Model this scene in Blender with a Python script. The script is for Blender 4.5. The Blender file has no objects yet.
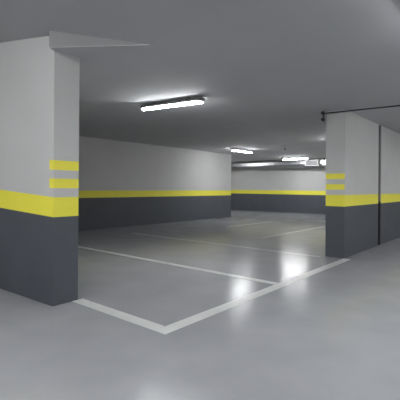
import bpy, bmesh, math
from mathutils import Vector, Matrix

S = bpy.context.scene
COL = S.collection
EYE = 1.3          # camera height above the garage floor
H = 2.778          # flat ceiling height
SA, CA = math.sin(math.radians(40)), math.cos(math.radians(40))


def W(a, b, z=0.0):
    """garage grid (a along the lane, b across it to the left) -> world"""
    return Vector((SA * a - CA * b, CA * a + SA * b, z))


YAW = math.radians(90 - 40)    # local +X along a, +Y along b

# ------------------------------------------------------------------ materials
def new_mat(name):
    m = bpy.data.materials.new(name)
    m.use_nodes = True
    nt = m.node_tree
    return m, nt, nt.nodes['Principled BSDF']


def mottled(name, c1, c2, rough=0.6, scale=3.0, bump=0.0, bscale=60, metallic=0.0, spec=0.5, rough2=None, detail=6):
    m, nt, p = new_mat(name)
    N, L = nt.nodes, nt.links
    tc = N.new('ShaderNodeTexCoord')
    nz = N.new('ShaderNodeTexNoise')
    nz.inputs['Scale'].default_value = scale
    nz.inputs['Detail'].default_value = detail
    L.new(tc.outputs['Object'], nz.inputs['Vector'])
    mx = N.new('ShaderNodeValToRGB')
    mx.color_ramp.elements[0].position = 0.3
    mx.color_ramp.elements[1].position = 0.7
    mx.color_ramp.elements[0].color = (*c1, 1)
    mx.color_ramp.elements[1].color = (*c2, 1)
    L.new(nz.outputs['Fac'], mx.inputs['Fac'])
    L.new(mx.outputs['Color'], p.inputs['Base Color'])
    p.inputs['Roughness'].default_value = rough
    p.inputs['Metallic'].default_value = metallic
    p.inputs['Specular IOR Level'].default_value = spec
    if rough2 is not None:
        n2 = N.new('ShaderNodeTexNoise')
        n2.inputs['Scale'].default_value = scale * 2.3
        n2.inputs['Detail'].default_value = 5
        L.new(tc.outputs['Object'], n2.inputs['Vector'])
        mr = N.new('ShaderNodeMapRange')
        mr.inputs['From Min'].default_value = 0.3
        mr.inputs['From Max'].default_value = 0.7
        mr.inputs['To Min'].default_value = rough
        mr.inputs['To Max'].default_value = rough2
        L.new(n2.outputs['Fac'], mr.inputs['Value'])
        L.new(mr.outputs['Result'], p.inputs['Roughness'])
    if bump:
        n3 = N.new('ShaderNodeTexNoise')
        n3.inputs['Scale'].default_value = bscale
        n3.inputs['Detail'].default_value = 3
        L.new(tc.outputs['Object'], n3.inputs['Vector'])
        b = N.new('ShaderNodeBump')
        b.inputs['Strength'].default_value = bump
        b.inputs['Distance'].default_value = 0.004
        L.new(n3.outputs['Fac'], b.inputs['Height'])
        L.new(b.outputs['Normal'], p.inputs['Normal'])
    return m


def glow(name, col, strength):
    m, nt, p = new_mat(name)
    p.inputs['Base Color'].default_value = (0.8, 0.8, 0.8, 1)
    p.inputs['Roughness'].default_value = 0.4
    p.inputs['Emission Color'].default_value = (*col, 1)
    p.inputs['Emission Strength'].default_value = strength
    return m


M_WHITE = mottled('white_wall_paint', (.55, .55, .545), (.58, .58, .575), .75, 2.0, .05, 90)
M_TRIM = mottled('lightened_trim_white', (.76, .76, .755), (.80, .80, .795), .75, 2.0)  # wall white made lighter so the ceiling step looks better lit
M_DARK = mottled('charcoal_wall_paint', (.085, .093, .108), (.096, .104, .12), .55, 2.5, .05, 90, spec=.35)
M_YEL = mottled('yellow_band_paint', (.90, .83, .075), (.93, .86, .085), .6, 4.0)
M_CEIL = mottled('ceiling_paint', (.51, .515, .53), (.54, .545, .56), .85, 1.2, .04, 70)
M_FLOOR = mottled('polished_concrete', (.258, .263, .280), (.300, .305, .322), .18, 1.6, .06, 9, spec=.15, detail=6)
M_LINE = mottled('worn_white_line_paint', (.50, .51, .50), (.57, .58, .57), .30, 5.0)
M_FARLINE = mottled('far_line_dimmed_white', (.39, .395, .40), (.45, .455, .455), .25, 5.0)  # line white darkened to stand in for reflection at grazing view
M_GREY = mottled('grey_lamp_plastic', (.20, .20, .205), (.23, .23, .235), .5, 8)
M_LAMP = glow('lit_lamp_diffuser', (.98, .99, 1.0), 29.0)
M_STEEL = mottled('galvanised_steel', (.46, .47, .48), (.56, .57, .58), .34, 9.0, metallic=1.0)
M_RAIL = mottled('dark_steel', (.035, .036, .04), (.05, .05, .055), .45, 10, metallic=.3)
M_GAP = mottled('joint_filler', (.022, .023, .026), (.03, .03, .034), .8, 20)
M_FRAME = mottled('pale_enamel', (.58, .58, .58), (.62, .62, .62), .4, 10)
M_SLOT = mottled('grey_louvre_metal', (.16, .16, .165), (.20, .20, .205), .45, 10, metallic=.2)
M_EMG = glow('lit_emergency_lens', (1, 1, .97), .3)
M_LANE = glow('lit_lane_lamp_diffuser', (.98, .99, 1.0), 38.5)
M_NEAR = glow('lit_bay_lamp_diffuser', (.98, .99, 1.0), 24.0)
M_FAR = glow('lit_back_lamp_diffuser', (.98, .99, 1.0), 33.0)
M_POST = mottled('grey_joint_cover', (.24, .24, .245), (.27, .27, .275), .7, 12)


# ------------------------------------------------------------------ helpers
def link(name, bm, mats, parent=None, smooth=False):
    me = bpy.data.meshes.new(name)
    bm.normal_update()
    bm.to_mesh(me)
    bm.free()
    for m in (mats if isinstance(mats, (list, tuple)) else [mats]):
        me.materials.append(m)
    if smooth:
        for p in me.polygons:
            p.use_smooth = True
    o = bpy.data.objects.new(name, me)
    COL.objects.link(o)
    if parent:
        o.parent = parent
    return o


def tag(o, label, cat, group=None):
    o['label'] = label
    o['category'] = cat
    if group:
        o['group'] = group
    return o


def structure(o):
    o['kind'] = 'structure'
    return o


def thing(name, loc, rz, label, cat, group=None):
    o = bpy.data.objects.new(name, None)
    o.empty_display_size = .1
    COL.objects.link(o)
    o.location = loc
    o.rotation_euler = (0, 0, rz)
    return tag(o, label, cat, group)


def box(bm, x0, x1, y0, y1, z0, z1, mi=0, bevel=0.0):
    r = bmesh.ops.create_cube(bm, size=1)
    bmesh.ops.transform(bm, verts=r['verts'], matrix=Matrix.Translation(((x0 + x1) / 2, (y0 + y1) / 2, (z0 + z1) / 2))
                        @ Matrix.Diagonal((x1 - x0, y1 - y0, z1 - z0, 1)))
    fs = {f for v in r['verts'] for f in v.link_faces}
    for f in fs:
        f.material_index = mi
    if bevel:
        es = {e for v in r['verts'] for e in v.link_edges}
        bmesh.ops.bevel(bm, geom=list(es), offset=bevel, segments=2, affect='EDGES', profile=.5)


def tube(bm, p, q, r, seg=16, mi=0):
    p, q = Vector(p), Vector(q)
    d = q - p
    rot = d.to_track_quat('Z', 'Y').to_matrix().to_4x4()
    res = bmesh.ops.create_cone(bm, cap_ends=True, segments=seg, radius1=r, radius2=r, depth=d.length)
    bmesh.ops.transform(bm, verts=res['verts'], matrix=Matrix.Translation((p + q) / 2) @ rot)
    for v in res['verts']:
        for f in v.link_faces:
            f.material_index = mi


def extrude_profile(bm, pts, x0, x1):
    """closed YZ profile pushed along X"""
    A = [bm.verts.new((x0, y, z)) for y, z in pts]
    B = [bm.verts.new((x1, y, z)) for y, z in pts]
    n = len(pts)
    for i in range(n):
        bm.faces.new((A[i], A[(i + 1) % n], B[(i + 1) % n], B[i]))
    bm.faces.new(A[::-1])
    bm.faces.new(B)
    bmesh.ops.recalc_face_normals(bm, faces=bm.faces)


def banded_wall(name, foot, heights, base=None, tops=None, extra=None):
    """A solid wall over a convex footprint (list of xy), painted in horizontal bands.
    heights: [(z, material index of the band that ENDS at z)...], base/tops: per-corner floor and top heights.
    extra: {edge index: [(z,mi)...]} replaces the bands on one side of the wall."""
    bm = bmesh.new()
    n = len(foot)
    base = base or [0.0] * n
    tops = tops or [heights[-1][0]] * n
    for i in range(n):
        j = (i + 1) % n
        hs = (extra or {}).get(i, heights)
        lo_i, lo_j = base[i] - .02, base[j] - .02
        for k, (z, mi) in enumerate(hs):
            last = k == len(hs) - 1
            hi_i = tops[i] if last else base[i] + z
            hi_j = tops[j] if last else base[j] + z
            vs = [bm.verts.new(c) for c in ((*foot[i], lo_i), (*foot[j], lo_j), (*foot[j], hi_j), (*foot[i], hi_i))]
            f = bm.faces.new(vs)
            f.material_index = mi
            lo_i, lo_j = hi_i, hi_j
    f = bm.faces.new([bm.verts.new((*foot[i], tops[i])) for i in range(n)])
    f.material_index = 0
    f = bm.faces.new([bm.verts.new((*foot[i], base[i] - .02)) for i in range(n)][::-1])
    f.material_index = 0
    bmesh.ops.remove_doubles(bm, verts=bm.verts, dist=1e-5)
    bmesh.ops.recalc_face_normals(bm, faces=bm.faces)
    return structure(link(name, bm, [M_WHITE, M_DARK, M_YEL]))


BANDS = [(.965, 1), (1.182, 2), (H, 0)]
MARKED = [(.965, 1), (1.182, 2), (1.28, 0), (1.385, 2), (1.48, 0), (1.585, 2), (H, 0)]


def ab(*pts):
    return [tuple(W(a, b).xy) for a, b in pts]


# ------------------------------------------------------------------ ramp and ceiling fold
C0 = Vector((-1.587, 4.169))                 # near corner of the left wall
WD = Vector((-.875, .484)).normalized()      # direction of its ramp side
FN = Vector((-.905, -.425)).normalized()     # the ramp climbs this way
FD = Vector((.425, -.905)).normalized()      # its foot runs this way
GF = .137
FIL = .5


def ramp_h(s):
    if s <= 0:
        return 0.0
    return GF * (s * s / (2 * FIL) if s < FIL else s - FIL / 2)


def ramp_wall_h(t):                          # floor height along the left wall
    return .080 * t


E0 = Vector((-.529, 3.986))
E1 = Vector((-1.615, 4.088))
GC = Vector((-.1765, -.1402))
FDC = Vector((-GC.y, GC.x)).normalized()   # fold between level and ramp ceiling


def ceil_h(p):
    return H + max(0.0, GC.dot(Vector(p[:2]) - E0))


# ------------------------------------------------------------------ floor
bm = bmesh.new()
F1 = C0 + FD * 11
flat = [C0, F1, Vector((13, -7)), Vector((13, 28)), Vector((-13, 28)), C0 + Vector((-.80, .60)) * 13]
top = bm.faces.new([bm.verts.new((*p, 0)) for p in flat])
rows = []
ds = WD.dot(FN)
for s in [0, .06, .12, .2, .3, .4, .5, .75, 1.0, 1.5, 2.2, 3.0, 4.2, 5.0]:
    t = s / ds
    st = C0 + WD * t
    rr = []
    for L in (-.05, 0, .4, 1, 2, 4, 7, 11):
        q = st + FD * L
        # along the wall the slab follows the painted base line, further out the ramp
        w = min(1.0, max(0.0, L / 1.0))
        z = ramp_wall_h(t) * (1 - w) + ramp_h(s) * w
        rr.append(bm.verts.new((*q, z if s > 0 else 0.0)))
    rows.append(rr)
for r0, r1 in zip(rows, rows[1:]):
    for i in range(len(r0) - 1):
        bm.faces.new((r0[i], r0[i + 1], r1[i + 1], r1[i]))
bmesh.ops.recalc_face_normals(bm, faces=bm.faces)
for f in bm.faces:
    if f.normal.z < 0:
        f.normal_flip()
ext = bmesh.ops.extrude_face_region(bm, geom=list(bm.faces))
bmesh.ops.translate(bm, verts=[v for v in ext['geom'] if isinstance(v, bmesh.types.BMVert)], vec=(0, 0, -.2))
bmesh.ops.recalc_face_normals(bm, faces=bm.faces)
floor = structure(link('floor', bm, M_FLOOR))

# ------------------------------------------------------------------ ceiling (flat part, ramp part)
bm = bmesh.new()
FC = E0 + FDC * 14
CW = C0 + WD * .03 + Vector((.02, .06))
flat = [E0, FC, Vector((13, -7)), Vector((13, 28)), Vector((-13, 28)), C0 + Vector((-.80, .60)) * 13, CW, E1]
bm.faces.new([bm.verts.new((*p, H)) for p in flat])
wl = C0 + WD * 9 + Vector((.05, .1))
rp = [E0, E1, CW, wl, wl + Vector((0, -15.5)), FC]
bm.faces.new([bm.verts.new((*p, H + max(0, GC.dot(p - E0)))) for p in rp])
for f in bm.faces:
    f.normal_update()
    if f.normal.z > 0:
        f.normal_flip()
ext = bmesh.ops.extrude_face_region(bm, geom=list(bm.faces))
bmesh.ops.translate(bm, verts=[v for v in ext['geom'] if isinstance(v, bmesh.types.BMVert)], vec=(0, 0, .35))
bmesh.ops.recalc_face_normals(bm, faces=bm.faces)
structure(link('ceiling', bm, M_CEIL))

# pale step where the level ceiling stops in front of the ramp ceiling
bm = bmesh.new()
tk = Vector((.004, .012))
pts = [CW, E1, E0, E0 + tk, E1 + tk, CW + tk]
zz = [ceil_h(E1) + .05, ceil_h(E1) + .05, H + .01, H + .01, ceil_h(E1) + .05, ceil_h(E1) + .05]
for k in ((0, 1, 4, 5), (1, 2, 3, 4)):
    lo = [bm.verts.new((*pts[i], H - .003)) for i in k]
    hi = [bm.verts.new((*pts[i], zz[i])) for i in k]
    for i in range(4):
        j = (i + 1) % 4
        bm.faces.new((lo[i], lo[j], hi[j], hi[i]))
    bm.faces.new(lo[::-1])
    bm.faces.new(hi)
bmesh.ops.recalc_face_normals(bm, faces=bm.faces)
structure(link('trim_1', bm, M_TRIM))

# ------------------------------------------------------------------ walls
# left wall: its end faces the bay entrance, its long side follows the ramp
ts = [0, .065, 8.5]
front = [C0 + WD * t for t in ts]
C1 = Vector(W(2.485, 3.90).xy)
back = Vector(W(2.485, 12.3).xy)
foot = [tuple(C1), tuple(front[0]), tuple(front[1]), tuple(front[2]), tuple(back)]
base = [0, 0, ramp_wall_h(.065), ramp_wall_h(8.5), 0]
tops = [H + .25] + [H + GC.dot(p - E0) + .06 for p in front] + [H + .25]
banded_wall('wall_left', foot, BANDS, base, tops, extra={0: MARKED, 1: MARKED})

banded_wall('wall_bay', ab((2.4, 9.93), (13.98, 9.93), (13.98, 10.25), (2.4, 10.25)), BANDS)
banded_wall('wall_recess', ab((13.5, 10.25), (13.85, 10.25), (13.85, 15.2), (13.5, 15.2)), BANDS)
banded_wall('wall_recess_end', ab((13.5, 15.2), (19.2, 15.2), (19.2, 15.5), (13.5, 15.5)), BANDS)
banded_wall('wall_back', ab((18.8, 15.2), (18.8, -4.0), (19.2, -4.0), (19.2, 15.2)), BANDS)
# right wall in two lengths with the movement joint between them
RA, RB0, RB1, JA = 7.21, 2.54, 2.90, 9.50
banded_wall('wall_right', ab((RA, RB1), (RA, RB0), (JA - .12, RB0), (JA - .12, RB1)), BANDS, extra={0: MARKED})
banded_wall('wall_right_far', ab((JA + .10, RB1), (JA + .10, RB0), (15.2, RB0), (15.2, RB1)), BANDS)
bm = bmesh.new()
box(bm, JA + .04, JA + .098, RB0 + .004, RB1 - .004, 0, 1.0, 0)
box(bm, JA + .04, JA + .098, RB0 + .004, RB1 - .004, 1.0, H, 1)
box(bm, JA - .118, JA + .04, RB0 + .12, RB1 - .02, 0, H, 0)
o = structure(link('trim_2', bm, [M_GAP, M_POST]))
o.rotation_euler = (0, 0, YAW)
# lane and ramp enclosure behind the camera
banded_wall('wall_lane', ab((-9, -3.8), (-9, -4.1), (19.2, -4.1), (19.2, -3.8)), BANDS)
banded_wall('wall_rear', [(-9, -6.0), (9, -6.0), (9, -6.3), (-9, -6.3)], [(.965, 1), (1.182, 2), (6.4, 0)])
banded_wall('wall_ramp', [(-8.8, -6.2), (-8.5, -6.2), (-8.5, 9.2), (-8.8, 9.2)], [(1.6, 1), (1.8, 2), (6.4, 0)])

# ------------------------------------------------------------------ painted bay lines
LG = 'painted parking bay lines'


def line(label, a0, a1, b0, b1, mat=M_LINE):
    bm = bmesh.new()
    box(bm, -(a1 - a0) / 2, (a1 - a0) / 2, -(b1 - b0) / 2, (b1 - b0) / 2, 0, .003)
    o = link('parking_line', bm, mat)
    o.location = W((a0 + a1) / 2, (b0 + b1) / 2)
    o.rotation_euler = (0, 0, YAW)
    return tag(o, label, 'parking line', LG)


line('long white floor line from the front corner to the base of the right wall', 2.41, 7.2, 2.41, 2.55)
line('white floor line from the front corner to the striped end of the left wall', 2.41, 2.55, 2.555, 3.9)
line('first full white divider line across the bays, starting behind the left wall', 4.62, 4.74, 2.555, 9.2)
line('second, fainter white divider line, ending beside the base of the right wall', 7.03, 7.14, 2.95, 8.4, M_FARLINE)
line('white floor line running back deeper in the bay, left of the right wall', 8.75, 12.9, 5.14, 5.26, M_FARLINE)
line('farthest faint white floor line, near the far end of the long bay wall', 10.3, 13.3, 7.43, 7.55, M_FARLINE)

# ------------------------------------------------------------------ ceiling lamps
LAMP_L = 1.27


def make_lamp():
    o = thing('ceiling_light', (0, 0, 0), 0, 'x', 'ceiling light', 'tube ceiling lights')
    # origin on the ceiling, the lamp hangs down on two short brackets
    L2 = LAMP_L / 2
    bm = bmesh.new()
    extrude_profile(bm, [(-.030, -.030), (.030, -.030), (.052, -.045), (.056, -.082), (-.056, -.082), (-.052, -.045)], -L2 + .05, L2 - .05)
    link('housing', bm, M_GREY, o)
    bm = bmesh.new()
    prof = [(-.052, -.082), (.052, -.082)]
    for i in range(0, 9):
        an = math.pi * i / 8
        prof.append((.052 * math.cos(an) * (1 if i in (0, 8) else .96), -.090 - .028 * math.sin(an)))
    extrude_profile(bm, prof, -L2 + .03, L2 - .03)
    link('diffuser', bm, M_LAMP, o)
    for s in (-1, 1):
        bm = bmesh.new()
        x0, x1 = sorted((s * (L2 - .05), s * L2))
        box(bm, x0, x1, -.058, .058, -.094, -.032, bevel=.010)
        link('end_cap', bm, M_GREY, o)
        bm = bmesh.new()
        box(bm, s * .36 - .02, s * .36 + .02, -.028, .028, -.030, .0)
        link('bracket', bm, M_GREY, o)
        for q in (-1, 1):
            bm = bmesh.new()
            box(bm, s * .30 - .012, s * .30 + .012, q * .057 - .004, q * .057 + .004, -.092, -.062)
            link('clip', bm, M_FRAME, o)
    return o


def copy_tree(o):
    c = o.copy()
    COL.objects.link(c)
    for ch in o.children:
        d = ch.copy()
        COL.objects.link(d)
        d.parent = c
    return c


lamps = [
    (4.68, 4.58, math.radians(148), 'nearest lit tube lamp on the ceiling above the front parking bay'),
    (12.25, 8.2, YAW, 'lit tube lamp on the ceiling by the far end of the long bay wall'),
    (16.9, 8.30, YAW + math.pi / 2, 'farthest lit tube lamp, on the ceiling in front of the metal duct'),
    (11.6, 3.97, YAW + math.pi / 2, 'lit tube lamp on the ceiling just behind the striped end of the right wall'),
    (15.8, 12.5, YAW + math.pi / 2, 'lit tube lamp in the recess round the far end of the long bay wall'),
    (16.3, 4.5, YAW + math.pi / 2, 'added tube lamp in front of the back wall, unseen behind the right wall'),  # hidden lamp added to brighten the far floor
    (3.4, .05, YAW + math.pi / 2, 'lit tube lamp over the driving lane at the upper right edge'),
    (6.6, -.6, YAW + math.pi / 2, 'added unseen fill lamp over the driving lane, opposite the right wall end'),  # this and the next two: unseen lane lamps added to fill the light
    (10.6, -.6, YAW + math.pi / 2, 'added unseen fill lamp over the driving lane, alongside the right wall'),
    (14.6, -.6, YAW + math.pi / 2, 'added unseen fill lamp over the far end of the driving lane'),
    (.28, 1.54, None, 'added unseen tube lamp on the sloping ceiling, just left of the viewer'),  # unseen lamp added here to brighten the ceiling step
    (-3.6, -1.0, YAW + math.pi / 2, 'added unseen fill lamp over the driving lane, behind the viewer'),  # another unseen lamp added as fill from behind
    (-.6, 3.4, None, 'lit tube lamp over the foot of the ramp, left of the viewer'),
    (-2.6, 5.6, None, 'lit tube lamp over the ramp, farther up on the left'),
]
proto = make_lamp()
for i, (a, b, rz, lab) in enumerate(lamps):
    o = proto if i == 0 else copy_tree(proto)
    p = W(a, b)
    p.z = ceil_h(p)
    o.location = p
    if p.z > H + .02:      # on the ramp the lamp lies flat against the sloping ceiling
        zx = Vector((*FDC, 0))
        zz = Vector((-GC.x, -GC.y, 1)).normalized()
        o.rotation_euler = Matrix((zx, zz.cross(zx), zz)).transposed().to_euler()
    else:
        o.rotation_euler = (0, 0, rz or 0)
    o['label'] = lab
    if i != 1:
        for ch in o.children:
            if ch.name.startswith('diffuser'):
                ch.material_slots[0].link = 'OBJECT'
                ch.material_slots[0].material = M_NEAR if i == 0 else M_FAR if i < 6 else M_LANE

# ------------------------------------------------------------------ ventilation duct along the back wall
DA, DR = 18.28, .20
t = thing('ventilation_duct', W(DA, 8, 0), YAW + math.pi / 2, 'long galvanised metal duct running under the ceiling along the back wall', 'duct')


def duct_profile(g):
    return [(.20 + g, 2.505 - g * .4), (.20 + g, 2.665 + g * .4), (.12 + g * .4, 2.735 + g), (-.12 - g * .4, 2.735 + g),
            (-.20 - g, 2.665 + g * .4), (-.20 - g, 2.505 - g * .4), (-.08 - g * .4, 2.36 - g), (.08 + g * .4, 2.36 - g)]


bm = bmesh.new()
extrude_profile(bm, duct_profile(0), -11.5, 7.1)
link('channel', bm, M_STEEL, t)
for x in (-8, -5, -2, 1, 4, 6.5):
    bm = bmesh.new()
    extrude_profile(bm, duct_profile(.012), x - .02, x + .02)
    link('joint_flange', bm, M_STEEL, t)
    bm = bmesh.new()
    tube(bm, (x + .3, 0, 2.73), (x + .3, 0, H), .008, 8)
    link('hanger', bm, M_RAIL, t)

# louvred grille box on the duct
def at_grid(name, a, b, z, label, cat):
    return thing(name, W(a, b, z), YAW + math.pi / 2, label, cat)


g = at_grid('vent_grille', DA - DR - .07, 7.95, 2.545, 'small rectangular vent grille with a pale frame, in front of the duct', 'vent')
bm = bmesh.new()
for s in (-1, 1):
    box(bm, -.34, .34, -.02, .06, s * .135 - .016, s * .135 + .016)
    box(bm, s * .32 - .02, s * .32 + .02, -.02, .06, -.12, .12)
link('frame', bm, M_FRAME, g)
bm = bmesh.new()
box(bm, -.31, .31, -.02, .0, -.125, .125)
for k in range(6):
    box(bm, -.31, .31, .01, .035, -.10 + k * .04 - .007, -.10 + k * .04 + .007)
link('louvre', bm, M_SLOT, g)

e = at_grid('emergency_light', 17.9, 7.28, H, 'small bright square lamp beside the right wall edge, below the ceiling', 'lamp')
bm = bmesh.new()
box(bm, -.10, .10, -.05, .05, -.37, -.17, bevel=.005)
link('housing', bm, M_FRAME, e)
bm = bmesh.new()
box(bm, -.085, .085, .045, .065, -.355, -.185, bevel=.004)
link('lens', bm, M_EMG, e)
bm = bmesh.new()
tube(bm, (0, 0, -.172), (0, 0, 0), .012, 10)
link('stem', bm, M_RAIL, e)

# small fitting hanging from the ceiling
d = at_grid('smoke_detector', 12.1, 8.3, H, 'x', 'detector')
d.location = Vector((2.95, 13.4, H))
d['label'] = 'small dark fitting hanging from the ceiling, left of the right wall'
bm = bmesh.new()
tube(bm, (0, 0, -.012), (0, 0, 0), .05, 20)
link('base', bm, M_GREY, d)
bm = bmesh.new()
tube(bm, (0, 0, -.11), (0, 0, -.012), .014, 12)
link('stem', bm, M_GREY, d)
bm = bmesh.new()
r = bmesh.ops.create_cone(bm, cap_ends=True, segments=20, radius1=.022, radius2=.04, depth=.05)
bmesh.ops.translate(bm, verts=r['verts'], vec=(0, 0, -.135))
link('sensor_head', bm, M_SLOT, d)

# ------------------------------------------------------------------ fire door rail over the lane
t = thing('door_rail', W(RA - .09, 2.93, 0), YAW + math.pi / 2 + math.radians(5), 'thin dark steel rail under the ceiling, starting at the right wall end', 'rail')
bm = bmesh.new()
RZ = H - .05
tube(bm, (-6.72, 0, RZ), (.03, 0, RZ), .0135, 12)
link('rod', bm, M_RAIL, t, False)
for x in (-5.2, -3.5, -1.8):
    bm = bmesh.new()
    box(bm, x - .015, x + .015, -.012, .012, RZ, H)
    link('hanger', bm, M_RAIL, t)
for z in (RZ + .005, RZ - .115):
    bm = bmesh.new()
    tube(bm, (0, -.030, z), (0, .030, z), .030, 20)
    tube(bm, (0, -.040, z), (0, .040, z), .010, 12)
    link('pulley', bm, M_GAP, t)
bm = bmesh.new()
box(bm, -.015, .015, -.040, -.031, RZ - .15, H)
link('pulley_bracket', bm, M_RAIL, t)

# ------------------------------------------------------------------ world, camera
w = bpy.data.worlds.new('World')
S.world = w
w.use_nodes = True
w.node_tree.nodes['Background'].inputs[0].default_value = (.5, .5, .52, 1)
w.node_tree.nodes['Background'].inputs[1].default_value = 0.0

cam = bpy.data.cameras.new('camera')
cam.sensor_width = 36
cam.lens = 385 / 400 * 36
cam.shift_y = -12.5 / 400
cam.clip_start = .05
co = bpy.data.objects.new('camera', cam)
COL.objects.link(co)
co.matrix_world = Matrix.Translation((0, 0, EYE)) @ Matrix.Rotation(math.radians(90), 4, 'X') @ Matrix.Rotation(.0079, 4, 'Z')
S.camera = co

S.view_settings.view_transform = 'Standard'
S.view_settings.look = 'None'
S.view_settings.gamma = 1
S.view_settings.use_curve_mapping = False
S.view_settings.exposure = 1.9
